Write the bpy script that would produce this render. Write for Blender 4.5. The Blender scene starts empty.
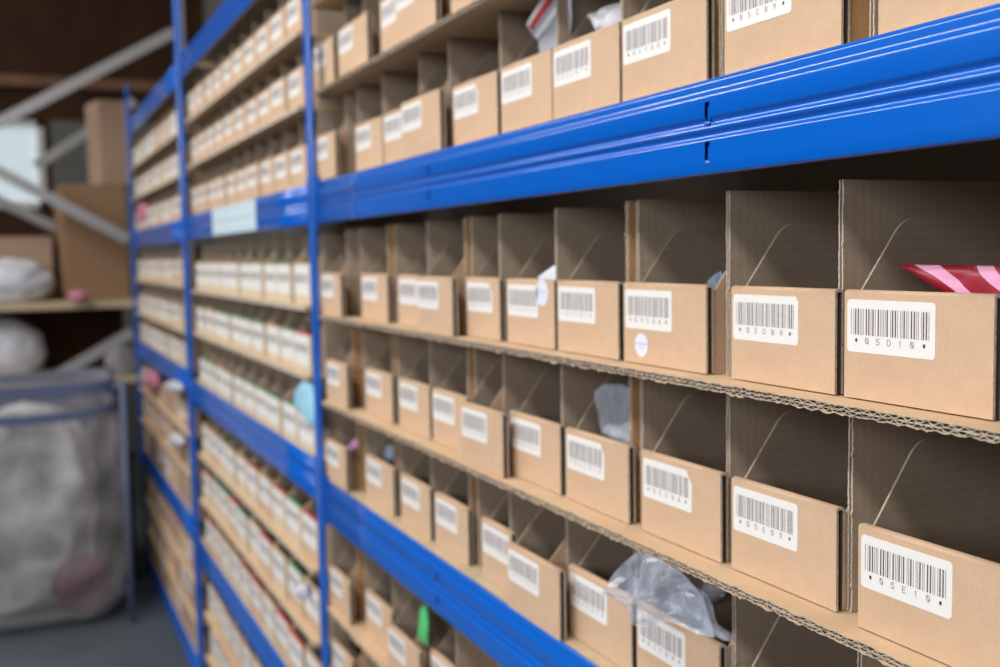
import bpy, math, random
from mathutils import Vector, Matrix, noise

random.seed(7)
SC = bpy.context.scene
COL = SC.collection
H = 1.53            # height of the lens above the floor; all rack heights below are relative to it

# ------------------------------------------------------------------ camera
F_PX = 1080.0
R = Matrix(((0.41102024, -0.0602212, 0.90963496),
            (0.9114686, 0.04570094, -0.4088232),
            (-0.01695135, 0.99713832, 0.07367375)))
cd = bpy.data.cameras.new('camera')
cam = bpy.data.objects.new('camera', cd)
COL.objects.link(cam)
cam.matrix_world = Matrix.Translation((0, -0.54, H)) @ R.to_4x4()
cd.sensor_width = 36.0
cd.lens = F_PX / 1000.0 * 36.0
cd.clip_start = 0.02
cd.dof.use_dof = True
cd.dof.focus_distance = 0.78
cd.dof.aperture_fstop = 4.7
cd.dof.aperture_blades = 7
SC.camera = cam
SC.view_settings.view_transform = 'Standard'
SC.view_settings.look = 'None'
SC.view_settings.gamma = 1.0
SC.view_settings.use_curve_mapping = False
SC.view_settings.exposure = -0.06


def ray(x, y):
    return R @ Vector((x - 500.0, -(y - 333.5), -F_PX))


def at_y(x, y, Y):
    """X and Z (relative to lens height) where a sight line meets the upright plane at depth Y."""
    r = ray(x, y)
    k = (Y + 0.54) / r.y
    return r.x * k, r.z * k


def at_x(x, y, X):
    r = ray(x, y)
    k = X / r.x
    return r.y * k - 0.54, r.z * k


# ------------------------------------------------------------------ materials
def new_mat(name):
    m = bpy.data.materials.new(name)
    m.use_nodes = True
    nt = m.node_tree
    b = nt.nodes['Principled BSDF']
    return m, nt, b


def plain(name, col, rough=0.6, spec=0.4, metal=0.0, alpha=1.0, coat=0.0, noise_amt=0.0, nscale=60.0, bump=0.0):
    m, nt, b = new_mat(name)
    b.inputs['Base Color'].default_value = (*col, 1)
    b.inputs['Roughness'].default_value = rough
    b.inputs['Specular IOR Level'].default_value = spec
    b.inputs['Metallic'].default_value = metal
    b.inputs['Alpha'].default_value = alpha
    b.inputs['Coat Weight'].default_value = coat
    b.inputs['Coat Roughness'].default_value = 0.08
    if noise_amt or bump:
        tc = nt.nodes.new('ShaderNodeTexCoord')
        n = nt.nodes.new('ShaderNodeTexNoise')
        n.inputs['Scale'].default_value = nscale
        n.inputs['Detail'].default_value = 6
        nt.links.new(tc.outputs['Object'], n.inputs['Vector'])
        if noise_amt:
            cr = nt.nodes.new('ShaderNodeValToRGB')
            cr.color_ramp.elements[0].position = 0.3
            cr.color_ramp.elements[1].position = 0.7
            cr.color_ramp.elements[0].color = (*[c * (1 - noise_amt) for c in col], 1)
            cr.color_ramp.elements[1].color = (*[min(1, c * (1 + noise_amt)) for c in col], 1)
            nt.links.new(n.outputs['Fac'], cr.inputs['Fac'])
            nt.links.new(cr.outputs['Color'], b.inputs['Base Color'])
        if bump:
            bp = nt.nodes.new('ShaderNodeBump')
            bp.inputs['Strength'].default_value = bump
            bp.inputs['Distance'].default_value = 0.002
            nt.links.new(n.outputs['Fac'], bp.inputs['Height'])
            nt.links.new(bp.outputs['Normal'], b.inputs['Normal'])
    return m


def board_mat(name, col, axis, pitch=0.0075, stripe=0.07, fibre=0.10):
    """Cardboard: fibre mottling, fine specks and the faint ribs of the fluting behind the liner."""
    m, nt, b = new_mat(name)
    N, L = nt.nodes.new, nt.links.new
    tc = N('ShaderNodeTexCoord')
    n1 = N('ShaderNodeTexNoise'); n1.inputs['Scale'].default_value = 55; n1.inputs['Detail'].default_value = 8
    n1.inputs['Roughness'].default_value = 0.7
    n2 = N('ShaderNodeTexNoise'); n2.inputs['Scale'].default_value = 9; n2.inputs['Detail'].default_value = 3
    n3 = N('ShaderNodeTexNoise'); n3.inputs['Scale'].default_value = 420; n3.inputs['Detail'].default_value = 2
    for n in (n1, n2, n3):
        L(tc.outputs['Object'], n.inputs['Vector'])
    w = N('ShaderNodeTexWave'); w.wave_type = 'BANDS'; w.bands_direction = axis
    w.inputs['Scale'].default_value = 0.314 / pitch
    w.inputs['Distortion'].default_value = 1.2
    w.inputs['Detail'].default_value = 2
    w.inputs['Detail Scale'].default_value = 1.0
    L(tc.outputs['Object'], w.inputs['Vector'])

    def mul(a, k, c):
        x = N('ShaderNodeMath'); x.operation = 'MULTIPLY_ADD'
        x.inputs[1].default_value = k; x.inputs[2].default_value = c
        L(a, x.inputs[0]); return x.outputs[0]

    def prod(a, b_):
        x = N('ShaderNodeMath'); x.operation = 'MULTIPLY'
        L(a, x.inputs[0]); L(b_, x.inputs[1]); return x.outputs[0]
    v = prod(mul(n1.outputs['Fac'], fibre * 2.2, 1 - fibre * 1.1), mul(n2.outputs['Fac'], fibre * 2.4, 1 - fibre * 1.2))
    v = prod(v, mul(n3.outputs['Fac'], 0.22, 0.89))
    if stripe:
        v = prod(v, mul(w.outputs['Fac'], stripe * 2, 1 - stripe))
    vm = N('ShaderNodeVectorMath'); vm.operation = 'SCALE'
    vm.inputs[0].default_value = col
    L(v, vm.inputs['Scale'])
    L(vm.outputs[0], b.inputs['Base Color'])
    b.inputs['Roughness'].default_value = 0.75
    b.inputs['Specular IOR Level'].default_value = 0.25
    bp = N('ShaderNodeBump'); bp.inputs['Strength'].default_value = 0.25; bp.inputs['Distance'].default_value = 0.0006
    L(n1.outputs['Fac'], bp.inputs['Height'])
    L(bp.outputs['Normal'], b.inputs['Normal'])
    return m


M = {}
M['kraft'] = board_mat('kraft_front', (0.610, 0.425, 0.283), 'X', stripe=0.0, fibre=0.13)
M['kraft_in'] = board_mat('kraft_shaded_inside', (0.39, 0.31, 0.235), 'Z', 0.0085, 0.035)  # darker kraft; the shade inside the bins is put into its colour
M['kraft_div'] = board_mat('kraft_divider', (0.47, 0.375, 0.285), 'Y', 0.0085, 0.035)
M['kraft_gap'] = board_mat('kraft_bounce_tint', (0.60, 0.36, 0.18), 'Y', stripe=0.02)  # orange tint stands in for light bounced between paired dividers
M['kraft_board'] = board_mat('kraft_board', (0.64, 0.46, 0.29), 'X', stripe=0.0)
M['edge'] = plain('cut_cardboard_edge', (0.54, 0.465, 0.38), 0.9, 0.1, noise_amt=0.3, nscale=300)
M['slit'] = plain('thin_cut_edge', (0.40, 0.33, 0.255), 0.9, 0.1, noise_amt=0.2, nscale=300)
M['ragged'] = plain('torn_board_edge', (0.43, 0.37, 0.305), 0.95, 0.1, noise_amt=0.35, nscale=260)
M['flute'] = plain('fluting_paper', (0.20, 0.155, 0.11), 0.9, 0.1, noise_amt=0.2, nscale=200)
M['core'] = plain('painted_hollow_shade', (0.10, 0.072, 0.05), 0.95, 0.05)  # dark colour paints the shade inside folds and fluting
M['white'] = plain('label_paper', (0.82, 0.81, 0.79), 0.5, 0.3)
M['cream'] = plain('cream_card', (0.66, 0.55, 0.39), 0.7, 0.2, noise_amt=0.06)
M['ink'] = plain('label_ink', (0.15, 0.10, 0.115), 0.6, 0.2)
M['sticker'] = plain('sticker_paper', (0.76, 0.79, 0.90), 0.45, 0.3)
M['sticker_ink'] = plain('sticker_ink', (0.34, 0.42, 0.78), 0.5, 0.3)
M['blue'] = plain('blue_enamel', (0.001, 0.118, 0.58), 0.24, 0.5, coat=0.5, bump=0.015, nscale=900)
M['chip'] = plain('chipboard', (0.56, 0.45, 0.30), 0.7, 0.2, noise_amt=0.10, nscale=140)
M['green'] = plain('green_tape', (0.05, 0.32, 0.17), 0.5)
M['red'] = plain('red_tape', (0.62, 0.05, 0.06), 0.5)
M['grey_metal'] = plain('galvanised_steel', (0.40, 0.40, 0.41), 0.45, 0.5, metal=0.35, noise_amt=0.08)
M['sack_band'] = plain('sack_band_plastic', (0.10, 0.13, 0.22), 0.5)
M['carton'] = plain('carton_board', (0.30, 0.185, 0.105), 0.8, 0.2, noise_amt=0.06)
M['carton_pale'] = plain('carton_pale_board', (0.42, 0.29, 0.21), 0.8, 0.2, noise_amt=0.06)
M['wood_dark'] = plain('dark_timber', (0.060, 0.028, 0.014), 0.8, 0.2, noise_amt=0.25, nscale=3)
M['wood_mid'] = plain('brown_timber', (0.26, 0.14, 0.085), 0.8, 0.2, noise_amt=0.2, nscale=4)
M['wall_grey'] = plain('grey_green_panel', (0.17, 0.175, 0.16), 0.8, 0.2, noise_amt=0.06, nscale=3)
M['wall_paint'] = plain('wall_paint', (0.25, 0.23, 0.21), 0.9, 0.2)
M['floor'] = plain('sealed_concrete', (0.085, 0.105, 0.125), 0.55, 0.4, noise_amt=0.15, nscale=2)
M['film'] = plain('white_film', (0.66, 0.67, 0.72), 0.32, 0.5, noise_amt=0.12, nscale=14)
M['film_grey'] = plain('grey_film', (0.42, 0.41, 0.42), 0.4, 0.5, noise_amt=0.25, nscale=7)
M['film_mix'] = plain('mixed_film', (0.52, 0.52, 0.54), 0.4, 0.5, noise_amt=0.75, nscale=5)
M['cyan'] = plain('cyan_film', (0.34, 0.66, 0.84), 0.5, 0.5, noise_amt=0.2, nscale=20)
M['pink'] = plain('pink_plastic', (0.62, 0.22, 0.32), 0.4)
M['purple'] = plain('purple_plastic', (0.45, 0.20, 0.46), 0.4)
M['greenbag'] = plain('green_plastic', (0.10, 0.55, 0.20), 0.4, noise_amt=0.3, nscale=60)
M['bluebag'] = plain('pale_blue_plastic', (0.33, 0.42, 0.58), 0.35, noise_amt=0.2, nscale=50)
M['maroon'] = plain('maroon_plastic', (0.12, 0.006, 0.02), 0.35, noise_amt=0.3, nscale=10)
M['gap_black'] = plain('gap_black', (0.012, 0.012, 0.013), 0.6)  # near-black of the added box in the gap by the sack
M['zip_red'] = plain('zip_red', (0.62, 0.05, 0.06), 0.4)
M['zip_white'] = plain('zip_white', (0.72, 0.73, 0.78), 0.4)
M['beam_label'] = plain('beam_label_card', (0.66, 0.82, 0.88), 0.4)
M['beam_label_line'] = plain('beam_label_print', (0.45, 0.64, 0.74), 0.4)


def film(name, col, alpha, rough=0.14):
    m, nt, b = new_mat(name)
    b.inputs['Base Color'].default_value = (*col, 1)
    b.inputs['Roughness'].default_value = rough
    b.inputs['Specular IOR Level'].default_value = 0.7
    lw = nt.nodes.new('ShaderNodeLayerWeight')
    lw.inputs['Blend'].default_value = 0.35
    mr = nt.nodes.new('ShaderNodeMapRange')
    mr.inputs['To Min'].default_value = alpha
    mr.inputs['To Max'].default_value = min(1, alpha + 0.5)
    nt.links.new(lw.outputs['Facing'], mr.inputs['Value'])
    nt.links.new(mr.outputs['Result'], b.inputs['Alpha'])
    return m


M['clear'] = film('clear_polythene', (0.58, 0.66, 0.80), 0.12, 0.10)
M['clear_soft'] = film('soft_polythene', (0.55, 0.58, 0.66), 0.45, 0.25)
M['sack'] = film('sack_polythene', (0.46, 0.45, 0.46), 0.30, 0.25)

m, nt, b = new_mat('striped_packet')
tc = nt.nodes.new('ShaderNodeTexCoord')
mp = nt.nodes.new('ShaderNodeMapping')
mp.inputs['Rotation'].default_value = (0, 1.12, 0)
nt.links.new(tc.outputs['Object'], mp.inputs['Vector'])
wv = nt.nodes.new('ShaderNodeTexWave'); wv.wave_type = 'BANDS'; wv.bands_direction = 'X'
wv.inputs['Scale'].default_value = 15
wv.inputs['Distortion'].default_value = 4.5
wv.inputs['Detail'].default_value = 0
wv.inputs['Phase Offset'].default_value = 3.3
wv.inputs['Detail Scale'].default_value = 0.7
nt.links.new(mp.outputs['Vector'], wv.inputs['Vector'])
cr = nt.nodes.new('ShaderNodeValToRGB')
cr.color_ramp.elements[0].position = 0.70; cr.color_ramp.elements[0].color = (0.30, 0.012, 0.03, 1)
cr.color_ramp.elements[1].position = 0.74; cr.color_ramp.elements[1].color = (0.78, 0.36, 0.55, 1)
nt.links.new(wv.outputs['Fac'], cr.inputs['Fac'])
nt.links.new(cr.outputs['Color'], b.inputs['Base Color'])
b.inputs['Roughness'].default_value = 0.35
M['packet'] = m

m, nt, b = new_mat('window_daylight')
b.inputs['Base Color'].default_value = (0.6, 0.7, 0.75, 1)
b.inputs['Emission Color'].default_value = (0.80, 0.93, 1.0, 1)
b.inputs['Emission Strength'].default_value = 0.46
M['daylight'] = m


# ------------------------------------------------------------------ mesh builder
class MB:
    def __init__(s):
        s.v = []; s.f = []; s.mi = []; s.mats = []; s.sm = []

    def mat(s, m):
        if m not in s.mats:
            s.mats.append(m)
        return s.mats.index(m)

    def face(s, idx, m, smooth=False):
        s.f.append(tuple(idx)); s.mi.append(s.mat(m)); s.sm.append(smooth)

    def add(s, pts):
        b = len(s.v)
        s.v.extend([tuple(p) for p in pts])
        return b

    def box(s, x0, x1, y0, y1, z0, z1, m, mtop=None, mfront=None, mat4=None):
        p = [(x0, y0, z0), (x1, y0, z0), (x1, y1, z0), (x0, y1, z0), (x0, y0, z1), (x1, y0, z1), (x1, y1, z1), (x0, y1, z1)]
        if mat4 is not None:
            p = [mat4 @ Vector(q) for q in p]
        b = s.add(p)
        for q, mm in (((3, 2, 1, 0), m), ((4, 5, 6, 7), mtop or m), ((0, 1, 5, 4), mfront or m), ((1, 2, 6, 5), m), ((2, 3, 7, 6), m), ((3, 0, 4, 7), m)):
            s.face([b + i for i in q], mm)

    def prism(s, poly, a0, a1, axis, m, medge=None, smooth=False):
        """Closed 2-D outline swept along an axis ('X': outline is (y,z); 'Y': (x,z); 'Z': (x,y))."""
        def P(u, w, a):
            return {'X': (a, u, w), 'Y': (u, a, w), 'Z': (u, w, a)}[axis]
        n = len(poly)
        b = s.add([P(u, w, a0) for u, w in poly] + [P(u, w, a1) for u, w in poly])
        s.face([b + i for i in range(n)][::-1], m)
        s.face([b + n + i for i in range(n)], m)
        for i in range(n):
            j = (i + 1) % n
            s.face([b + i, b + j, b + n + j, b + n + i], medge or m, smooth)

    def tube(s, p0, p1, r, m, n=10):
        p0, p1 = Vector(p0), Vector(p1)
        d = (p1 - p0).normalized()
        u = d.orthogonal().normalized(); w = d.cross(u)
        b = s.add([p + (u * math.cos(2 * math.pi * i / n) + w * math.sin(2 * math.pi * i / n)) * r for p in (p0, p1) for i in range(n)])
        s.face([b + i for i in range(n)][::-1], m); s.face([b + n + i for i in range(n)], m)
        for i in range(n):
            j = (i + 1) % n
            s.face([b + i, b + j, b + n + j, b + n + i], m, True)

    def mesh(s, name):
        me = bpy.data.meshes.new(name)
        me.from_pydata(s.v, [], s.f)
        for mm in s.mats:
            me.materials.append(mm)
        me.polygons.foreach_set('material_index', s.mi)
        me.polygons.foreach_set('use_smooth', s.sm)
        me.update()
        # consistent outward normals
        import bmesh
        bm = bmesh.new(); bm.from_mesh(me)
        bmesh.ops.recalc_face_normals(bm, faces=bm.faces)
        bm.to_mesh(me); bm.free()
        return me


def place(name, me, parent=None, loc=(0, 0, 0)):
    o = bpy.data.objects.new(name, me)
    COL.objects.link(o)
    o.location = loc
    if parent is not None:
        o.parent = parent
    return o


def tag(o, label=None, cat=None, group=None, kind=None):
    if label: o['label'] = label
    if cat: o['category'] = cat
    if group: o['group'] = group
    if kind: o['kind'] = kind
    return o


def thing(name, label, cat, loc=(0, 0, 0), group=None):
    o = bpy.data.objects.new(name, None)
    COL.objects.link(o)
    o.location = loc
    o.empty_display_size = 0.05
    return tag(o, label, cat, group)


def rounded(x0, x1, z0, z1, r, n=5, clip=0.0):
    pts = []
    for k, (cx, cz, a0) in enumerate(((x1 - r, z1 - r, 0), (x0 + r, z1 - r, 90), (x0 + r, z0 + r, 180), (x1 - r, z0 + r, 270))):
        if k == 0 and clip:
            pts += [(x1, z1 - clip * 1.3), (x1 - clip * 0.55, z1 - clip * 0.75), (x1 - clip, z1)]
            continue
        for i in range(n + 1):
            a = math.radians(a0 + 90 * i / n)
            pts.append((cx + r * math.cos(a), cz + r * math.sin(a)))
    return pts


# ------------------------------------------------------------------ barcode labels
C39 = {'0': '000110100', '1': '100100001', '2': '001100001', '3': '101100000', '4': '000110001', '5': '100110000',
       '6': '001110000', '7': '000100101', '8': '100100100', '9': '001100100', 'A': '100001001', 'B': '001001001',
       'C': '101001000', 'D': '000011001', 'E': '100011000', 'F': '001011000', 'G': '000001101', 'H': '100001100', '*': '010010100'}
GL = {'0': [[(0.25, 0), (0.75, 0), (1, .3), (1, .7), (.75, 1), (.25, 1), (0, .7), (0, .3), (.25, 0)], [(.1, .95), (.9, .05)]],
      '1': [[(.15, .78), (.5, 1), (.5, 0)]],
      '2': [[(0, .8), (.25, 1), (.75, 1), (1, .75), (0, 0), (1, 0)]],
      '3': [[(0, 1), (1, 1), (.45, .6), (1, .35), (.75, 0), (.2, 0), (0, .15)]],
      '4': [[(.75, 0), (.75, 1), (0, .3), (1, .3)]],
      '5': [[(.95, 1), (.1, 1), (.05, .58), (.6, .62), (1, .35), (.75, 0), (.2, 0), (0, .15)]],
      '6': [[(.9, 1), (.3, .8), (0, .35), (.25, 0), (.75, 0), (1, .3), (.7, .55), (.1, .45)]],
      '7': [[(0, 1), (1, 1), (.4, 0)]],
      '8': [[(.5, .55), (.1, .78), (.3, 1), (.7, 1), (.9, .78), (.5, .55), (0, .25), (.25, 0), (.75, 0), (1, .25), (.5, .55)]],
      '9': [[(.1, 0), (.7, .2), (1, .65), (.75, 1), (.25, 1), (0, .7), (.3, .45), (.9, .55)]],
      'A': [[(0, 0), (.5, 1), (1, 0)], [(.2, .35), (.8, .35)]],
      'B': [[(0, 0), (0, 1), (.7, 1), (.95, .78), (.7, .53), (0, .53)], [(.7, .53), (1, .28), (.7, 0), (0, 0)]],
      'C': [[(1, .8), (.75, 1), (.3, 1), (0, .7), (0, .3), (.3, 0), (.75, 0), (1, .2)]],
      'D': [[(0, 0), (0, 1), (.6, 1), (1, .7), (1, .3), (.6, 0), (0, 0)]],
      'E': [[(1, 1), (0, 1), (0, 0), (1, 0)], [(0, .52), (.75, .52)]],
      'F': [[(1, 1), (0, 1), (0, 0)], [(0, .52), (.75, .52)]],
      'G': [[(1, .8), (.75, 1), (.3, 1), (0, .7), (0, .3), (.3, 0), (.75, 0), (1, .2), (1, .5), (.6, .5)]],
      'H': [[(0, 0), (0, 1)], [(1, 0), (1, 1)], [(0, .5), (1, .5)]],
      '*': [[(.5, .25), (.5, .75)], [(.28, .37), (.72, .63)], [(.28, .63), (.72, .37)]]}
LW, LH = 0.0848, 0.0390


def label_mesh(code, w=LW, h=LH, clip=0.0, text=True, bz=(0.335, 0.83)):
    """Lower corner at the origin, facing -Y, proud of the card by 0.3 mm, print another 0.1 mm."""
    mb = MB()
    mb.prism(rounded(0, w, 0, h, 0.0032, clip=clip), -0.0003, 0.0, 'Y', M['white'])
    seq = []
    for ch in '*' + code + '*':
        for k, e in enumerate(C39[ch]):
            seq.append((k % 2 == 0, 2.4 if e == '1' else 1.0))
        seq.append((False, 1.0))
    tot = sum(u for _, u in seq)
    x0, x1 = w * 0.05, w * 0.95
    k = (x1 - x0) / tot
    x = x0
    y = -0.0004
    z0, z1 = h * bz[0], h * bz[1]
    for bar, u in seq:
        if bar:
            g = u * k * (0.62 if u < 2 else 0.70)
            b = mb.add([(x, y, z0), (x + g, y, z0), (x + g, y, z1), (x, y, z1)])
            mb.face([b, b + 1, b + 2, b + 3], M['ink'])
        x += u * k
    if text:
        gh, gw, t = h * 0.105, h * 0.075, 0.00022
        chars = '*' + code + '*'
        for i, ch in enumerate(chars):
            cx = x0 + (x1 - x0) * (i + 0.5) / len(chars)
            for line in GL[ch]:
                pts = [Vector((cx - gw / 2 + u * gw, 0, h * 0.175 + v * gh)) for u, v in line]
                tt = t * (2.2 if ch == '*' else 1.0)
                for a, c in zip(pts, pts[1:]):
                    d = (c - a).normalized()
                    nrm = Vector((-d.z, 0, d.x)) * tt
                    a2, c2 = a - d * tt, c + d * tt
                    b = mb.add([(q.x, y, q.z) for q in (a2 - nrm, c2 - nrm, c2 + nrm, a2 + nrm)])
                    mb.face([b, b + 1, b + 2, b + 3], M['ink'])
    me = mb.mesh('barcode_label')
    return me


# ------------------------------------------------------------------ bins
def side_profile(D, hf, hs, y0=0.0):
    """Side of a picking bin: low at the front, a straight cut rising to a rounded shoulder, then level."""
    p = [(y0, 0), (D, 0), (D, hs)]
    a, c = Vector((y0 + 0.046, hs)), Vector((y0 + 0.002, hf - 0.005))
    d = (a - c).normalized()
    q0 = a - d * 0.014
    q2 = a + Vector((1, 0)) * 0.014
    for i in range(7):
        t = i / 6.0
        s = (1 - t) ** 2 * q2 + 2 * t * (1 - t) * a + t * t * q0
        p.append((s.x, s.y))
    p += [(c.x, c.y), (y0, hf - 0.006)]
    return p


def tray_mesh(x0, x1, D, hf, hs, y0):
    mb = MB()
    t = 0.0019
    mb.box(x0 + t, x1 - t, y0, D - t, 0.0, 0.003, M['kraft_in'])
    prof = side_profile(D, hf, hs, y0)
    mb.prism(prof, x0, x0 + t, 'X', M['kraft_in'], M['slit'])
    # outer face of the right side keeps the kraft colour, free of inside shade
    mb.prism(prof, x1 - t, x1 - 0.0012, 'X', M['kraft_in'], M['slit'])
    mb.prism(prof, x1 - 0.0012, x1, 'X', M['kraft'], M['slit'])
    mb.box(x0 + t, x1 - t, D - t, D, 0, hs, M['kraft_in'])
    return mb.mesh('tray')


def front_mesh(w, hf, rough=0.0):
    """Front of the bin: a sheet folded over at the top, its two layers open at the ends."""
    mb = MB()
    T, t = 0.0085, 0.0022
    n = 8
    outer = [(0, 0)]
    r = T / 2
    zt = hf - r * 0.55
    outer_arc = [(r - r * math.cos(math.pi * i / n), zt + r * 0.55 * math.sin(math.pi * i / n)) for i in range(n + 1)]
    inner_arc = [(r - (r - t) * math.cos(math.pi * i / n), zt - 0.0008 + (r - t) * 0.3 * math.sin(math.pi * i / n)) for i in range(n + 1)][::-1]
    poly = [(0, 0.0008)] + outer_arc + [(T, 0.0008), (T - t, 0.0008)] + inner_arc + [(t, 0.0008)]
    # build as a strip so that the concave outline fills cleanly
    o = [(0, 0.0008)] + outer_arc + [(T, 0.0008)]
    i_ = [(t, 0.0008)] + inner_arc[::-1] + [(T - t, 0.0008)]
    xs = [0, w]
    b0 = mb.add([(x, y, z) for x in xs for y, z in o])
    b1 = mb.add([(x, y, z) for x in xs for y, z in i_])
    k = len(o)
    for j in range(k - 1):
        mb.face([b0 + j, b0 + j + 1, b0 + k + j + 1, b0 + k + j], M['kraft'], 1 <= j < k - 2)
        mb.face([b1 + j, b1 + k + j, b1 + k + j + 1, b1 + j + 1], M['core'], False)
        mb.face([b0 + j, b1 + j, b1 + j + 1, b0 + j + 1], M['edge'])
        mb.face([b0 + k + j, b0 + k + j + 1, b1 + k + j + 1, b1 + k + j], M['edge'])
    for e in (0, k - 1):
        mb.face([b0 + e, b0 + k + e, b1 + k + e, b1 + e], M['edge'])
    return mb.mesh('front_panel')


def near_bin(code, label, X0, X1, Yf, zf, hf, tray=None, hs=0.135, D=0.42, group='kraft bins of the near bay', clip=0.0, lab=True, loff=0.0032, sticker=None):
    root = thing('picking_bin', label, 'storage bin', (X0, Yf, H + zf + 0.0004), group)
    w = X1 - X0
    t0, t1 = tray if tray else (X0 + 0.001, X1 - 0.001)
    place('bin_tray', tray_mesh(t0 - X0, t1 - X0, D - Yf, hf, hs, 0.0090), root)
    fr = place('front_panel', front_mesh(w, hf), root)
    if lab:
        place('barcode_label', label_mesh(code, clip=clip), fr, (loff, 0, hf - 0.0072 - LH))
    if sticker:
        sx, sz, sr = sticker
        mb = MB()
        mb.prism([(sr * math.cos(2 * math.pi * i / 28), sr * 1.0 * math.sin(2 * math.pi * i / 28)) for i in range(28)], -0.0003, 0, 'Y', M['sticker'])
        for zz, hw, hh in ((0.0012, 0.010, 0.0010), (-0.0028, 0.0062, 0.0005)):
            n = 9
            for q in range(n):
                xa = -hw + 2 * hw * q / n
                hv = hh * (0.6 + 0.4 * ((q * 7) % 3) / 2)
                b = mb.add([(xa, -0.0004, zz - hv), (xa + 1.4 * hw / n, -0.0004, zz - hv), (xa + 1.4 * hw / n, -0.0004, zz + hv), (xa, -0.0004, zz + hv)])
                mb.face([b, b + 1, b + 2, b + 3], M['sticker_ink'])
        s = place('round_sticker', mb.mesh('round_sticker'), fr, (sx - X0, 0, sz - zf))
        s['label'] = 'round white sticker with faint blue print'
    return root


# ------------------------------------------------------------------ cardboard tiers
def flute_edge(mb, x0, x1, z0, z1, pitch=0.0105, amp_noise=0.0004, segs=10):
    """Front edge of double-wall board: three liners with two waves of fluting between them, real and hollow."""
    t = 0.00075
    hgt = z1 - z0
    zm = z0 + hgt * 0.5
    dep = 0.006
    n = int((x1 - x0) / 0.0022)
    # liners as slightly uneven strips
    for zl, jit in ((z0 + t / 2, 0.0016), (zm, 0.0008), (z1 - t / 2, 0.0006)):
        pts = []
        for i in range(n + 1):
            x = x0 + (x1 - x0) * i / n
            j = (noise.noise(Vector((x * 130, zl * 700, 3.1))) + 0.6 * noise.noise(Vector((x * 380, zl * 700, 7.7)))) * jit
            if zl < zm and noise.noise(Vector((x * 45, 2.2, 8.8))) > 0.33:
                j -= 0.0012
            jy = noise.noise(Vector((x * 60, zl * 700, 9.1))) * 0.0022
            for yy, zz in ((jy, zl + j - t / 2), (jy, zl + j + t / 2), (dep, zl + t / 2), (dep, zl - t / 2)):
                pts.append((x, yy, zz))
        b = mb.add(pts)
        for i in range(n):
            for a, c, m_ in ((0, 1, M['ragged']), (1, 2, M['kraft_board']), (3, 0, M['kraft_board'])):
                mb.face([b + 4 * i + a, b + 4 * i + c, b + 4 * i + 4 + c, b + 4 * i + 4 + a], m_)
    for za, zb, ph in ((z0 + t, zm - t / 2, 0.0), (zm + t / 2, z1 - t, 1.7)):
        nn = int((x1 - x0) / pitch * segs)
        pts = []
        tt = 0.0005
        for i in range(nn + 1):
            x = x0 + (x1 - x0) * i / nn
            a = 2 * math.pi * x / pitch + ph + 2.2 * noise.noise(Vector((x * 26, ph, 0)))
            z = (za + zb) / 2 + (zb - za) / 2 * (0.86 + 0.3 * noise.noise(Vector((x * 120, ph, 3)))) * math.sin(a)
            jy = 0.0007 + 0.0020 * noise.noise(Vector((x * 80, ph, 5)))
            pts += [(x, jy, z - tt), (x, jy, z + tt), (x, dep, z)]
        b = mb.add(pts)
        for i in range(nn):
            q = b + 3 * i
            mb.face([q, q + 3, q + 4, q + 1], M['ragged'])
            mb.face([q + 1, q + 4, q + 5, q + 2], M['flute'])
            mb.face([q, q + 2, q + 5, q + 3], M['flute'])


def shelf_board_mesh(x0, x1, z0, z1, y1, fine=True, bow=None):
    mb = MB()
    if fine:
        flute_edge(mb, x0, x1, z0, z1)
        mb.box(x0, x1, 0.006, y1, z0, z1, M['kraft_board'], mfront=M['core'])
    else:
        mb.box(x0, x1, 0.0, y1, z0, z1, M['kraft_board'], mfront=M['edge'])
    me = mb.mesh('shelf_board')
    if bow:
        for v in me.vertices:
            v.co.z += bow(v.co.x)
    return me


def divider_mesh(hgt, y0, y1, t=0.005, seed=0, fine=True, right=None):
    """Upright partition, its cut front edge showing two liners and a ragged hollow between them."""
    mb = MB()
    if not fine:
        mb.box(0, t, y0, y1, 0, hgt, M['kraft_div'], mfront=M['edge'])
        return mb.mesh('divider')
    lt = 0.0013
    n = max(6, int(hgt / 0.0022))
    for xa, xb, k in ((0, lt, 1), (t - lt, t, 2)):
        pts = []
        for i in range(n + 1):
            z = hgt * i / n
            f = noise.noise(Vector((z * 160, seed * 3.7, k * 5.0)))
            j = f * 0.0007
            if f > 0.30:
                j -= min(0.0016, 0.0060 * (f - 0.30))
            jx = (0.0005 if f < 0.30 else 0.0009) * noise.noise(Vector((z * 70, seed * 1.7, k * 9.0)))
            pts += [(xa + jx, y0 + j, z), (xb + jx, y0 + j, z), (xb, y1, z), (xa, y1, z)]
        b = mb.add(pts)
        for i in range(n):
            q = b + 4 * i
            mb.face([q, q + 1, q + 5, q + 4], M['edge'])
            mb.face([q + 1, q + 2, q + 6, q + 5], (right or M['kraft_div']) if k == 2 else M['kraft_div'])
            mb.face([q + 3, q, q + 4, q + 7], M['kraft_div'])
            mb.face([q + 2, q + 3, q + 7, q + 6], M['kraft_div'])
        for q in (b, b + 4 * n):
            mb.face([q, q + 1, q + 2, q + 3], M['edge'])
    mb.box(lt, t - lt, y0 + 0.0025, y1, 0.0002, hgt - 0.0008, M['flute'])
    return mb.mesh('divider')


TIER_D = 0.47


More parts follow.
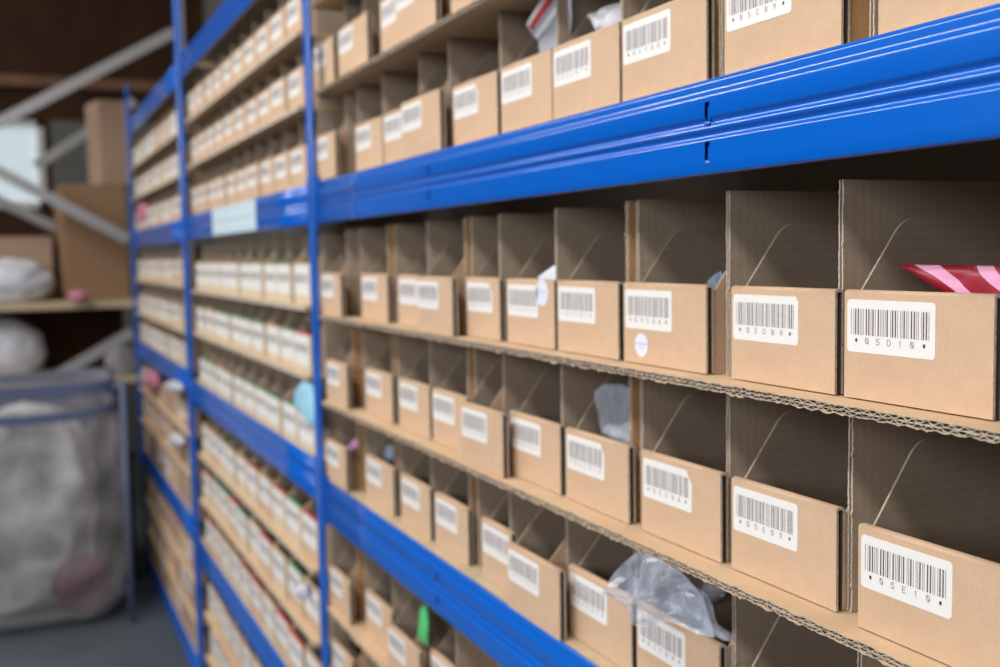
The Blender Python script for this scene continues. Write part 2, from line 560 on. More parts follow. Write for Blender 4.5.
def tier(label, x0, x1, zf, ztop, divs, board=True, fine=True, thick=0.0072, dy=0.0396, group=None, dt=0.005, bow=None):
    root = thing('cardboard_tier', label, 'cardboard shelf', (0, 0, H), group)
    if board:
        place('shelf_board', shelf_board_mesh(x0, x1, zf - thick, zf, TIER_D, fine, bow), root)
    mb = MB()
    mb.box(x0, x1, TIER_D - 0.004, TIER_D - 0.0005, zf + 0.0006, ztop, M['kraft_div'])  # added back sheet that stops light leaking into the cells
    place('added_backing', mb.mesh('added_backing'), root)
    far_me = None
    for i, x in enumerate(divs):
        if fine:
            me = divider_mesh(ztop - zf - 0.0006, dy, TIER_D - 0.005, dt, seed=i + zf * 50, right=M['kraft_gap'] if i + 1 < len(divs) and divs[i + 1] - x < 0.075 else None)
        else:
            far_me = far_me or divider_mesh(ztop - zf - 0.0006, dy, TIER_D - 0.005, dt, fine=False)
            me = far_me
        place('divider', me, root, (x, 0, zf + 0.0006))
    return root


# row: floor height, ceiling height, code letter, front height, dividers (pixel of the front edge), bins (pixel of both edges, front depth)
NX0, NX1 = -2.062, -0.125
ORD = ['first', 'second', 'third', 'fourth', 'fifth', 'sixth', 'seventh', 'eighth', 'ninth', 'tenth', 'eleventh', 'twelfth']
ROWS = {
    'A': dict(z=0.3152, top=0.4695, line=(60, -300), let='B', hf=0.100, hs=0.142, board=True, desc='second row above the main beam',
              divs=[345, 363, 380, 432, 447], bins=[(309, 333, .028), (339, 367, .028), (381, 404, .028), (396, 435, .012), (450.6, 500, .028)], nos=[1, 2, 3, 4, 5]),
    'B': dict(z=0.1455, top=0.3068, line=(155, 40), let='C', hf=0.086, hs=0.138, board=False, desc='row standing on the main beam',
              divs=[868, 844, 718.5, 708.5, 620.5, 556.5, 500, 449, 420, 383, 358, 345.6],
              bins=[(309, 335, .028), (356, 382.4, .028), (384, 403.5, .028), (402, 440, .012), (453.6, 497.4, .028), (501.5, 552, .028), (553.5, 619.5, .028), (622.5, 706.5, .028), (724.6, 841, .028), (878, 1010, .028)], nos=list(range(1, 11))),
    'C': dict(z=-0.1129, top=0.0520, line=(285, 340), let='D', hf=0.0815, hs=0.135, board=True, desc='row just under the main beam',
              divs=[837, 725.5, 636, 625.5, 555, 499, 471.5, 464.5, 427.5, 395, 387.6, 360, 346.7],
              bins=[(317, 340.4, .028), (362, 387, .028), (398.5, 418, .028), (417, 451.7, .006), (466.5, 499.3, .028), (507, 554, .028), (557.5, 618, .028), (624, 706, .028), (731.3, 835, .028), (844.5, 994, .028)], nos=list(range(1, 11))),
    'D': dict(z=-0.2816, top=-0.1211, line=(360, 520), let='E', hf=0.0825, hs=0.137, board=True, desc='row midway between the blue beams',
              divs=[847, 725.5, 639.6, 628.5, 560.4, 502.5, 474, 467, 429.6, 397, 391.8, 362.4, 352],
              bins=[(320.5, 346.3, .028), (365.5, 391.5, .028), (398.8, 428.8, .028), (432, 466, .028), (460.5, 501.6, .008), (509.4, 559.5, .028), (565.6, 628, .028), (641.5, 720.5, .028), (731.5, 836.7, .028), (858.8, 1012, .0205)], nos=list(range(1, 11))),
    'E': dict(z=-0.4402, top=-0.2895, line=(440, 780), let='F', hf=0.0825, hs=0.128, board=False, desc='row standing on the lower beam',
              divs=[856, 731.4, 633.5, 565.5, 509, 477, 468.5, 430.7, 400, 395, 364.6, 357],
              bins=[(321.5, 345.6, .028), (366, 393, .028), (401, 429.6, .028), (435, 467.5, .028), (481.5, 511, .028), (507, 558.6, .006), (568.5, 631, .028), (636.5, 719, .028), (738, 850, .028)], nos=list(range(1, 10))),
    'F': dict(z=-0.695, top=-0.530, line=(590, 1100), let='G', hf=0.0825, hs=0.135, board=True, desc='row just under the lower beam',
              divs=[456, 427.5, 393, 365.6, 358], bins=[(326.7, 349.8, .028), (367, 392, .028), (388, 419, .006), (431, 458, .028)], nos=[1, 2, 3, 4]),
    'G': dict(z=-0.845, top=-0.7035, line=(640, 1300), let='H', hf=0.0825, hs=0.125, board=True, desc='lowest row in view',
              divs=[366], bins=[(329, 352, .028)], nos=[1]),
}
CELL = {}
SPECIAL = {
    ('C', 9): 'kraft bin barcoded 05D09, directly below the slot marks of the main beam',
    ('C', 10): 'kraft bin barcoded 05D10 with a red and pink striped packet inside',
    ('C', 8): 'kraft bin with a round white sticker underneath its barcode label',
    ('C', 6): 'kraft bin with a round white sticker beside its barcode label',
    ('D', 9): 'kraft bin barcoded 05E09, one row under the bin barcoded 05D09',
    ('D', 10): 'kraft bin barcoded 05E10, largest and lowest at the picture edge',
    ('B', 9): 'kraft bin barcoded 05C09, standing on the main blue beam',
    ('B', 8): 'kraft bin barcoded 05C08, standing on the main blue beam',
    ('B', 10): 'big kraft bin with no label in view, on the main beam at the edge',
    ('B', 6): 'kraft bin holding a red-striped zip bag, on the main blue beam',
    ('B', 7): 'kraft bin holding a white bundle, on the main blue beam',
    ('D', 7): 'kraft bin holding a clear bag, fourth from the edge in the middle row',
    ('D', 8): 'kraft bin with a notched label corner, beside bin barcoded 05E09',
    ('E', 8): 'kraft bin with the big clear plastic bag spilling over its front',
    ('E', 9): 'open kraft bin mostly below the frame, under the bin barcoded 05E09',
    ('F', 3): 'kraft bin pulled forward with a green packet, under the lower beam',
}
for rk, r in ROWS.items():
    yl = r['line']

    def row_y(xp):
        return yl[0] + (yl[1] - yl[0]) * (xp - 320) / 680.0
    dx = sorted(at_y(p, row_y(p), 0.0385)[0] for p in r['divs'])
    extra = [-0.462, -0.30] if rk in 'BCDE' else []
    if rk in 'AFG':
        last = dx[-1]
        while last < -0.6:
            last += 0.156
            extra.append(last)
    alld = sorted(dx + extra)
    r['dx'] = alld
    tier({'A': 'cardboard tier of partitions, second above the main beam, near bay', 'B': 'row of cardboard partitions standing on the main beam, near bay',
          'C': 'corrugated cardboard tier just under the main beam, near bay', 'D': 'corrugated cardboard tier midway between the two blue beams, near bay',
          'E': 'row of cardboard partitions standing on the lower beam, near bay', 'F': 'cardboard tier just under the lower beam, near bay',
          'G': 'lowest cardboard tier in view, near bay'}[rk], NX0, NX1, r['z'], r['top'], alld, board=r['board'], group='cardboard tiers of the near bay')
    prev = -99
    for (pl, pr, Yf), no in zip(r['bins'], r['nos']):
        if no == 1:
            Yf = 0.010 if rk != 'A' else 0.028
        X0 = at_y(pl, row_y(pl), Yf)[0]
        X1 = at_y(pr, row_y(pr), Yf)[0]
        mid = (X0 + X1) / 2
        lo = max([d + 0.005 for d in alld if d + 0.0025 < mid] + [X0 - 1])
        hi = min([d for d in alld if d + 0.0025 > mid] + [X1 + 1])
        if no == 1:
            X0 = X1 - 0.138
            lo = -9
        if Yf > 0.02:
            X0 = max(X0, prev + 0.0008)
            prev = X1
        code = '05' + r['let'] + '%02d' % no
        lbl = SPECIAL.get((rk, no)) or 'kraft bin, %s from the near post, %s, near bay' % (ORD[no - 1], r['desc'])
        st = None
        if (rk, no) == ('C', 6):
            sx, sz = at_y(542, 293, Yf); st = (sx, sz, 0.0155)
        if (rk, no) == ('C', 8):
            sx, sz = at_y(641.5, 345.5, Yf); st = (sx, sz, 0.0118)
        near_bin(code, lbl, X0, X1, Yf, r['z'], {('D', 10): 0.0785, ('E', 9): 0.072}.get((rk, no), r['hf']), (max(X0 + 0.0012, lo + 0.0008), min(X1 - 0.0012, hi - 0.0008)), r['hs'], D=0.44,
                 clip={('D', 8): 0.009, ('D', 7): 0.008, ('B', 5): 0.009, ('C', 5): 0.010, ('C', 9): 0.003, ('E', 4): 0.004}.get((rk, no), 0.0), sticker=st)
        CELL[(rk, no)] = (X0, X1, Yf)
tier('cardboard tier at the very top, third above the main beam, near bay', NX0, NX1, 0.4785, 0.60, [NX0 + 0.2 + 0.156 * i for i in range(11)], group='cardboard tiers of the near bay')

# ------------------------------------------------------------------ the blue rack
rack = thing('shelving_rack', 'long blue enamelled steel shelving rack holding rows of kraft bins', 'shelving', (0, 0, H))
PROF = [(0.008, 0.0), (0.0025, 0.0), (0.0007, 0.0006), (0.0, 0.0025), (0.0, 0.0122), (0.0, 0.0272), (0.0, 0.0280)]


def sstep(a, b_, ya, yb, n=5):
    return [(ya + (yb - ya) * (0.5 - 0.5 * math.cos(math.pi * i / n)), a + (b_ - a) * i / n) for i in range(1, n + 1)]


PROF += sstep(0.0280, 0.0328, 0.0, 0.0030) + sstep(0.0334, 0.0380, 0.0030, 0.0002) + sstep(0.0386, 0.0436, 0.0002, 0.0030) + sstep(0.0440, 0.0490, 0.0030, 0.0)
PROF += [(0.0, 0.0606), (0.0, 0.0635)] + sstep(0.0640, 0.0715, 0.0, 0.0036, 7) + [(0.0036, 0.0762)] + sstep(0.0764, 0.0805, 0.0036, 0.0058) + [(0.0072, 0.0808), (0.008, 0.0808)]
BEAM_H = 0.0808


def beam_mesh(x0, x1, marks=(), slot=0.0068):
    mb = MB()
    xs = {x0, x1}
    for mk in marks:
        xs |= {mk - slot / 2, mk + slot / 2, mk - 0.02, mk + 0.02}
    n = max(1, int((x1 - x0) / 0.25))
    xs |= {x0 + (x1 - x0) * i / n for i in range(n + 1)}
    xs = sorted(xs)
    k = len(PROF)
    b = mb.add([(x, y, z) for x in xs for y, z in PROF])
    for i in range(len(xs) - 1):
        xm = (xs[i] + xs[i + 1]) / 2
        hole = any(abs(xm - mk) < slot / 2 for mk in marks)
        for j in range(k - 1):
            zm = (PROF[j][1] + PROF[j + 1][1]) / 2
            if hole and (0.0122 < zm < 0.0272 or 0.0450 < zm < 0.0606):
                continue
            mb.face([b + i * k + j, b + (i + 1) * k + j, b + (i + 1) * k + j + 1, b + i * k + j + 1], M['blue'], True)
    # back plate and ends
    mb.box(x0, x1, 0.0080, 0.0095, 0, BEAM_H, M['blue'])
    for i in (0, len(xs) - 1):
        mb.face([b + i * k + j for j in range(k)], M['blue'])
    # pressed dimples and a folded tab beside each slot
    for mk in marks:
        for zc in (0.0105, 0.0435):
            for dxx in (-0.0012, 0.0016):
                c = Vector((mk + dxx, 0.0012, zc - 0.001))
                rr = 0.0026
                ring = []
                for a in range(4):
                    th = math.pi / 2 * a / 3
                    ring.append(mb.add([(c.x + rr * math.cos(th) * math.cos(2 * math.pi * q / 10), c.y - rr * math.sin(th) * 0.9, c.z + rr * math.cos(th) * math.sin(2 * math.pi * q / 10)) for q in range(10)]))
                for a in range(3):
                    for q in range(10):
                        mb.face([ring[a] + q, ring[a] + (q + 1) % 10, ring[a + 1] + (q + 1) % 10, ring[a + 1] + q], M['blue'], True)
        for za, zb in ((0.0125, 0.0268), (0.0452, 0.0602)):
            mb.box(mk + 0.0004, mk + 0.0030, 0.0006, 0.006, za, zb - 0.0035, M['blue'])
    return mb.mesh('beam')


def post_mesh(zt, w=0.042, y0=-0.006, y1=0.0075):
    """Upright: an open channel, front web with lips folded back, from floor to top."""
    mb = MB()
    z0 = -H
    t = 0.002
    out = [(-w / 2, y1), (-w / 2, y0 + 0.003), (-w / 2 + 0.003, y0), (w / 2 - 0.003, y0), (w / 2, y0 + 0.003), (w / 2, y1), (w / 2 - 0.009, y1), (w / 2 - 0.009, y1 - t),
           (w / 2 - t, y1 - t), (w / 2 - t, y0 + t + 0.001), (-w / 2 + t, y0 + t + 0.001), (-w / 2 + t, y1 - t), (-w / 2 + 0.009, y1 - t), (-w / 2 + 0.009, y1)]
    n = len(out)
    b = mb.add([(x, y, z0) for x, y in out] + [(x, y, zt) for x, y in out])
    for i in range(n):
        j = (i + 1) % n
        mb.face([b + i, b + j, b + n + j, b + n + i], M['blue'])
    mb.face([b + n + i for i in range(n)], M['blue'])
    mb.face([b + i for i in range(n)][::-1], M['blue'])
    mb.box(-w / 2 - 0.02, w / 2 + 0.02, y0 - 0.01, 0.05, z0, z0 + 0.004, M['blue'])
    return mb.mesh('upright_post')


POSTS = [(-0.10, 1.35, 0.034, 0.005), (-2.090, 1.35, 0.034, 0.005), (-3.830, 1.35, 0.056, 0.012), (-5.560, 0.84, 0.036, 0.005)]
for X, zt, w_, y1_ in POSTS:
    place('upright_post', post_mesh(zt, w_, -0.004, y1_), rack, (X, 0, 0))
BAYS = {'near': (-2.055, -0.135), 'middle': (-3.795, -2.125), 'far': (-5.525, -3.865)}
BEAMS = {'near': [0.0640, -0.5205], 'middle': [0.600, 0.0640, -0.492, -1.046], 'far': [0.595, 0.060, -0.470, -1.000, -1.52]}
BEAMS['near'].append(-1.10)
MARKS = {'near': (-0.768, -1.438), 'middle': (-2.68, -3.25), 'far': (-4.42, -4.98)}
for bay, zs in BEAMS.items():
    x0, x1 = BAYS[bay]
    for z in zs:
        mk = MARKS[bay] if not (bay == 'middle' and abs(z - 0.064) < 0.01) else ()
        bo = place('beam', beam_mesh(x0, x1, mk), rack, (0, 0, z))
        for xe, sgn in ((x0, 1), (x1, -1)):     # end plate hooked into the post
            mb = MB()
            mb.box(xe - 0.009 if sgn > 0 else xe - 0.001, xe + 0.001 if sgn > 0 else xe + 0.009, -0.0005, 0.0075, -0.006, BEAM_H + 0.012, M['blue'])
            place('end_plate', mb.mesh('end_plate'), bo)
        if bay == 'middle' and abs(z - 0.064) < 0.01:
            mb = MB()
            mb.prism(rounded(-3.235, -2.622, 0.003, 0.078, 0.003), -0.0012, -0.0003, 'Y', M['beam_label'])
            for za, zb in ((0.010, 0.014), (0.036, 0.043), (0.066, 0.069)):
                q = mb.add([(-3.21, -0.0014, za), (-2.65, -0.0014, za), (-2.65, -0.0014, zb), (-3.21, -0.0014, zb)])
                mb.face([q, q + 1, q + 2, q + 3], M['beam_label_line'])
            lo = place('shelf_label', mb.mesh('shelf_label'), bo)
            lo['label'] = 'pale cyan shelf label stuck on the beam'
# chipboard panels lying behind the beams
bn = {'near': 'near bay', 'middle': 'middle bay', 'far': 'far bay'}
bz = ['high', 'main', 'lower', 'knee-high', 'bottom']
for bay, zs in BEAMS.items():
    x0, x1 = BAYS[bay]
    for z in zs:
        nm = {True: 'high'}.get(z > 0.5) or ('main' if z > 0 else 'lower' if z > -0.7 else 'knee-high' if z > -1.3 else 'bottom')
        mb = MB()
        mb.box(x0 + 0.002, x1 - 0.002, 0.0100, 0.485, z + BEAM_H - 0.018, z + BEAM_H - 0.0003, M['chip'])
        c = place('chipboard_panel', mb.mesh('chipboard_panel'), None, (0, 0, H))
        tag(c, 'pale chipboard panel lying behind the %s blue beam of the %s' % (nm, bn[bay]), 'shelf panel', 'chipboard panels')

# ------------------------------------------------------------------ middle and far bays
def far_bin_mesh(w, D, hf, hs, top, body):
    mb = MB()
    t = 0.003
    prof = side_profile(D, hf, hs, 0.004)
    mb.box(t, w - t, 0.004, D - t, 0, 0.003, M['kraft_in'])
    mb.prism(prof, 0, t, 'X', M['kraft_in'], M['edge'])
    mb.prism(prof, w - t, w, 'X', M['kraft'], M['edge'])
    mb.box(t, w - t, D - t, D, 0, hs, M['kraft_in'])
    mb.box(0, w, 0, 0.004, 0.0006, hf - 0.003, body)
    mb.box(0, w, 0, 0.0055, hf - 0.003, hf, top)
    return mb.mesh('picking_bin')


FROWS = {
    'middle': [(0.452, 0.592, 'under the high beam', True), (0.305, 0.444, 'second above the main beam', True), (0.1455, 0.297, 'on the main beam', False),
               (-0.101, 0.049, 'just under the main beam', True), (-0.243, -0.110, 'midway to the lower beam', True), (-0.4115, -0.252, 'on the lower beam', False),
               (-0.650, -0.505, 'just under the lower beam', True), (-0.805, -0.659, 'second under the lower beam', True), (-0.9655, -0.814, 'on the knee-high beam', False),
               (-1.195, -1.062, 'just under the knee-high beam', True), (-1.345, -1.204, 'second under the knee-high beam', True), (-1.495, -1.354, 'lowest near the floor', True)],
    'far': [(0.440, 0.585, 'under the high beam', True), (0.293, 0.431, 'second above the main beam', True), (0.1415, 0.284, 'on the main beam', False),
            (-0.092, 0.045, 'just under the main beam', True), (-0.252, -0.101, 'midway to the lower beam', True), (-0.3895, -0.261, 'on the lower beam', False),
            (-0.620, -0.485, 'just under the lower beam', True), (-0.770, -0.629, 'second under the lower beam', True), (-0.9195, -0.779, 'on the knee-high beam', False),
            (-1.150, -1.015, 'just under the knee-high beam', True), (-1.300, -1.159, 'second under the knee-high beam', True), (-1.4395, -1.309, 'on the bottom beam', False)],
}
BIG = label_mesh('05D10', 0.122, 0.062, text=False, bz=(0.42, 0.72))
STD = label_mesh('05D10', 0.096, 0.046, text=False)
cache = {}
for bay, rows in FROWS.items():
    x0, x1 = BAYS[bay]
    x0 += 0.105 if bay == 'middle' else 0.0
    x1 -= 0.045 if bay == 'middle' else 0.0
    ncell = 10
    for ri, (zf, zt, desc, hasb) in enumerate(rows):
        zt -= 0.002
        rng = random.Random(ri * 13 + (5 if bay == 'far' else 0))
        pitch = (x1 - x0 - 0.006) / ncell
        divs = [x0 + pitch * i for i in range(ncell + 1)]
        tier('cardboard tier of partitions, %s, %s' % (desc, bn[bay]), x0 - 0.03 * hasb * 0, x1, zf, zt, divs, board=hasb, fine=False, thick=0.009, group='cardboard tiers of the %s' % bn[bay])
        for i in range(ncell):
            top = M['kraft']
            body = M['kraft']
            lab = STD
            if bay == 'middle' and ri in (3, 4, 5):
                top = M['green'] if (ri != 3 or i in (7, 8, 9, 5)) and rng.random() < 0.8 else M['kraft']
                lab = BIG; body = M['cream']
                if ri == 4 and i == 9: top = M['red']
            if bay == 'middle' and ri >= 6:
                top = rng.choice([M['red'], M['kraft'], M['red'], M['green'] if ri < 8 else M['kraft']])
                lab = BIG; body = M['cream'] if rng.random() < 0.6 else M['kraft']
            if bay == 'far':
                lab = rng.choice([STD, BIG, BIG]); body = rng.choice([M['kraft'], M['cream'], M['cream']]) if ri < 6 else rng.choice([M['kraft'], M['carton_pale'], M['carton_pale']])
            w = round(pitch - 0.0115 - (rng.choice([0, 0, 0, 0.010]) if bay == 'middle' else rng.choice([0.004, 0.012, 0.024])), 4)
            hf = 0.088 if ri in (3,) else 0.083 if ri < 6 else 0.098
            hs = min(0.132, zt - zf - 0.008)
            key = (w, hf, round(hs, 3), top.name, body.name)
            if key not in cache:
                cache[key] = far_bin_mesh(w, 0.40, hf, hs, top, body)
            dxx = 0.0065 + rng.random() * max(0, pitch - 0.0135 - w)
            yf = 0.016 - rng.choice([0, 0, 0, 0.004])
            o = place('picking_bin', cache[key], None, (divs[i] + dxx, yf, H + zf + 0.0005))
            nth = ORD[ncell - 1 - i]
            adj = 'red-topped' if top is M['red'] else 'green-topped' if top is M['green'] else 'cream' if body is M['cream'] else 'kraft'
            tag(o, '%s bin, %s from the %s, row %s, %s' % (adj, nth, 'near post' if bay == 'middle' else 'second post', desc, bn[bay]), 'storage bin', 'labelled bins of the %s' % bn[bay])
            lh = 0.062 if lab is BIG else 0.046
            if bay == 'middle' or ri < 6 or rng.random() < 0.35:
                place('barcode_label', lab, o, (0.004, 0, hf - 0.006 - lh))


# ------------------------------------------------------------------ bags and packets
def pillow(outline, bulge, m, nz=0.0, nscale=30.0, rings=8, seed=0.0, depth_axis='Y', back=0.6, smooth=True, dense=6):
    """Bag: an outline in X-Z inflated front and back, with crumples. Local coordinates about its middle."""
    pts = []
    n0 = len(outline)
    for i in range(n0):
        p0, p1, p2, p3 = (Vector(outline[(i + k - 1) % n0]) for k in range(4))
        for k in range(dense):
            t = k / dense
            q = 0.5 * ((2 * p1) + (-p0 + p2) * t + (2 * p0 - 5 * p1 + 4 * p2 - p3) * t * t + (-p0 + 3 * p1 - 3 * p2 + p3) * t ** 3)
            lin = p1.lerp(p2, t)
            pts.append(q * 0.2 + lin * 0.8)
    c = sum(pts, Vector((0, 0))) / len(pts)
    n = len(pts)
    mb = MB()

    def crumple(x, z, s):
        if not nz: return 0.0
        v = Vector((x * nscale, s * 7.3 + seed, z * nscale))
        return nz * ((1 - 2 * abs(noise.noise(v))) * 0.7 + 0.5 * noise.noise(v * 2.7))
    for sgn, bl in ((-1, bulge), (1, bulge * back)):
        ctr = mb.add([(0, sgn * bl + crumple(0, 0, sgn), 0)])
        ringb = []
        for r_ in range(1, rings + 1):
            t = r_ / rings
            hgt = math.sqrt(max(0, 1 - t ** 2.4))
            P_ = []
            for q in pts:
                d = (q - c) * t
                P_.append((d.x, sgn * bl * hgt + crumple(d.x, d.y, sgn) * min(1, hgt * 2 + 0.12), d.y))
            ringb.append(mb.add(P_))
        for i in range(n):
            j = (i + 1) % n
            mb.face([ctr, ringb[0] + i, ringb[0] + j], m, smooth)
            for r_ in range(rings - 1):
                mb.face([ringb[r_] + i, ringb[r_ + 1] + i, ringb[r_ + 1] + j, ringb[r_] + j], m, smooth)
        if sgn < 0:
            front_rim = ringb[-1]
        else:
            for i in range(n):
                j = (i + 1) % n
                mb.face([front_rim + i, front_rim + j, ringb[-1] + j, ringb[-1] + i], m, smooth)
    return mb, c


def bag(name, label, cat, px, Y, bulge, m, group=None, plane='Y', **kw):
    """Outline given where its corners are seen; built at its real distance and size."""
    if plane == 'Y':
        out = [at_y(x, y, Y) for x, y in px]
    mb, c = pillow(out, bulge, m, **kw)
    o = place(name, mb.mesh(name), None, (c.x, Y, H + c.y))
    return tag(o, label, cat, group)


# striped packet leaning inside the bin barcoded 05D10
out = [(-0.622, -0.0132), (-0.590, -0.0135), (-0.550, -0.0138), (-0.525, -0.0140), (-0.506, -0.0140), (-0.506, -0.080), (-0.520, -0.076), (-0.540, -0.050), (-0.580, -0.032)]
mb, c = pillow(out, 0.006, M['packet'], nz=0.0015, nscale=40, dense=4)
o = place('striped_packet', mb.mesh('striped_packet'), None, (c.x, 0.0680, H + c.y))
o.rotation_euler = (math.radians(-4), 0, 0)
tag(o, 'dark red and pink wavy striped packet inside bin barcoded 05D10', 'packet')

# big clear bag spilling out over the bin front
zz = bag('plastic_bag', 'large crumpled clear plastic bag spilling over a bin on the lower beam', 'plastic bag',
         [(606, 591), (614, 573), (624, 562), (638, 552), (652, 557), (666, 563), (678, 570), (688, 580), (702, 597), (711, 625), (713, 638), (696, 634), (676, 624), (662, 621), (647, 627), (632, 625), (626, 607)],
         -0.012, 0.009, M['clear'], nz=0.013, nscale=24, rings=7, seed=2.0, back=1.0, smooth=False, dense=2)
zz2 = bag('plastic_bag', 'twisted clear plastic bag end lying inside the bin beside the partition', 'plastic bag',
          [(704, 618), (716, 624), (731, 634), (733, 642), (720, 640), (708, 634)], 0.052, 0.008, M['clear_soft'], nz=0.004, nscale=40, seed=5.0)
bag('plastic_bag', 'small clear plastic bag standing behind the big crumpled one', 'plastic bag',
    [(700, 575), (716, 578), (728, 585), (724, 596), (712, 606), (702, 598)], 0.12, 0.014, M['clear_soft'], nz=0.005, nscale=40, seed=9.0)
# the clear bag in the fourth bin of the middle row
bag('plastic_bag', 'clear plastic bag poking out of a middle row bin behind the notched label', 'plastic bag',
    [(594, 392), (604, 384), (622, 384), (630, 390), (630, 442), (616, 441), (602, 434), (597, 412)], 0.058, 0.007, M['clear'], nz=0.006, nscale=30, seed=3.0)
bag('foil_bundle', 'white crumpled film showing at the base of a clear bag, middle row', 'packaging film',
    [(602, 432), (608, 424), (622, 426), (630, 420), (630, 442), (616, 441)], 0.066, 0.006, M['film'], nz=0.004, nscale=60, seed=4.0)
# zip bag with red stripe
zb = thing('zip_bag', 'clear zip bag with a red stripe standing in a bin on the main beam', 'plastic bag', (0, 0, 0))


def strip(px, Y, th, m, name, parent, **kw):
    out = [at_y(x, y, Y) for x, y in px]
    mb, c = pillow(out, th, m, rings=4, **kw)
    return place(name, mb.mesh(name), parent, (c.x, Y, H + c.y))


strip([(526, 25), (548, -12), (570, -22), (572, 20), (566, 55), (541, 60), (538, 40), (535, 38)], 0.0535, 0.004, M['clear_soft'], 'bag_body', zb, nz=0.002, nscale=40, dense=3)
strip([(526, 24), (548, -12), (553, -12), (531, 28)], 0.0505, 0.0018, M['zip_white'], 'zip_lip', zb, dense=2)
strip([(529, 27), (552, -8), (555.5, -6), (532.5, 30)], 0.0500, 0.0022, M['zip_red'], 'red_stripe', zb, dense=2)
strip([(534, 35), (557, 5), (560, 9), (538, 39)], 0.0500, 0.0020, M['zip_white'], 'zip_seal', zb, dense=2)
bag('white_bundle', 'crumpled white plastic bundle filling a bin on the main beam', 'packaging film',
    [(591, 15), (602, 10), (612, 4), (624, 2), (624, 34), (610, 38), (598, 38), (596, 26)], 0.060, 0.012, M['film'], nz=0.005, nscale=40, seed=6.0)
bag('paper_slip', 'white paper corner rising behind the round sticker under the main beam', 'paper',
    [(537, 278), (546, 271), (555.3, 265), (555.6, 274), (555.8, 283), (546, 281)], 0.052, 0.0012, M['sticker'], dense=1)
bag('plastic_bag', 'pale blue plastic bag end in a bin beside a round sticker', 'plastic bag',
    [(708, 284), (714, 276), (722, 271), (722, 290), (712, 292)], 0.10, 0.008, M['bluebag'], nz=0.003, nscale=60)
bag('plastic_bag', 'white plastic scrap showing over a pulled out bin under the main beam', 'plastic bag',
    [(432, 263), (442, 260), (455, 260), (458, 270), (445, 274), (434, 272)], 0.075, 0.006, M['bluebag'], nz=0.003, nscale=60)
bag('plastic_bag', 'grey plastic scrap at the top of a narrow middle row cell', 'plastic bag',
    [(490, 352), (498, 354), (502, 358), (502, 372), (499, 376), (494, 362)], 0.085, 0.006, M['bluebag'], nz=0.003, nscale=60)
bag('plastic_tab', 'purple plastic tab sticking out of a bin by the near post', 'packet',
    [(347.2, 450), (350, 445), (355, 440), (356, 446), (352, 452), (348, 456)], 0.024, 0.005, M['purple'])
bag('plastic_bag', 'pale blue plastic bag in a bin on the lower beam near the post', 'plastic bag',
    [(377, 450), (384, 445), (393, 446), (394, 458), (392, 464), (380, 456)], 0.07, 0.010, M['bluebag'], nz=0.004, nscale=60)
bag('green_packet', 'bright green packet standing in a bin under the lower beam', 'packet',
    [(420.6, 610), (422, 604), (427, 606), (428, 620), (427.5, 645), (421, 643), (420.6, 626)], 0.024, 0.007, M['greenbag'], nz=0.003, nscale=60)
bag('cyan_bag', 'pale cyan plastic bag hanging against the near post below the bins', 'plastic bag',
    [(296, 389), (304, 380), (312, 384), (318, 402), (318, 424), (312, 428), (300, 412), (294, 402)], 0.010, 0.009, M['cyan'], nz=0.003, nscale=30, seed=8.0)
# scraps in the far bays
for px, Yb, mm, lb in (([(137, 208), (141, 203), (147, 205), (148, 219), (142, 222.5), (137, 222)], 0.012, 'pink', 'pink packet among the bins above the main beam, far bay'),
                       ([(166, 385), (172, 380), (180, 383), (183, 389), (176, 393), (168, 391)], -0.02, 'film', 'round white plastic packet beneath the lower beam, far bay'),
                       ([(168, 440), (174, 432), (182, 436), (184, 444), (176, 448)], -0.02, 'film', 'white plastic packet halfway down the far bay'),
                       ([(146, 374), (152, 370), (158, 376), (158, 388), (150, 390), (146, 382)], 0.0, 'pink', 'reddish packet just under the lower beam, far bay'),
                       ([(300, 588), (304, 583), (308, 587), (308, 597), (303, 599)], -0.028, 'film', 'white plastic packet beside the near post below the lower beam')):
    bag('plastic_packet', lb, 'packet', px, Yb, 0.02 if Yb < 0.01 else 0.008, M[mm], nz=0.006 if Yb < 0.01 else 0.002, nscale=20)

# ------------------------------------------------------------------ background storage at the end of the aisle
BX = -6.15


def bpt(x, y, X=BX):
    Y, Z = at_x(x, y, X)
    return Vector((X, Y, Z + H))


br = thing('storage_rack', 'grey steel storage rack with diagonal braces at the end of the aisle', 'shelving', (BX, -0.75, 0))


ZLOW = bpt(60, 302).z - 0.05


def rel(o, root):
    o.parent = root
    o.location = -Vector(root.location)
    return o


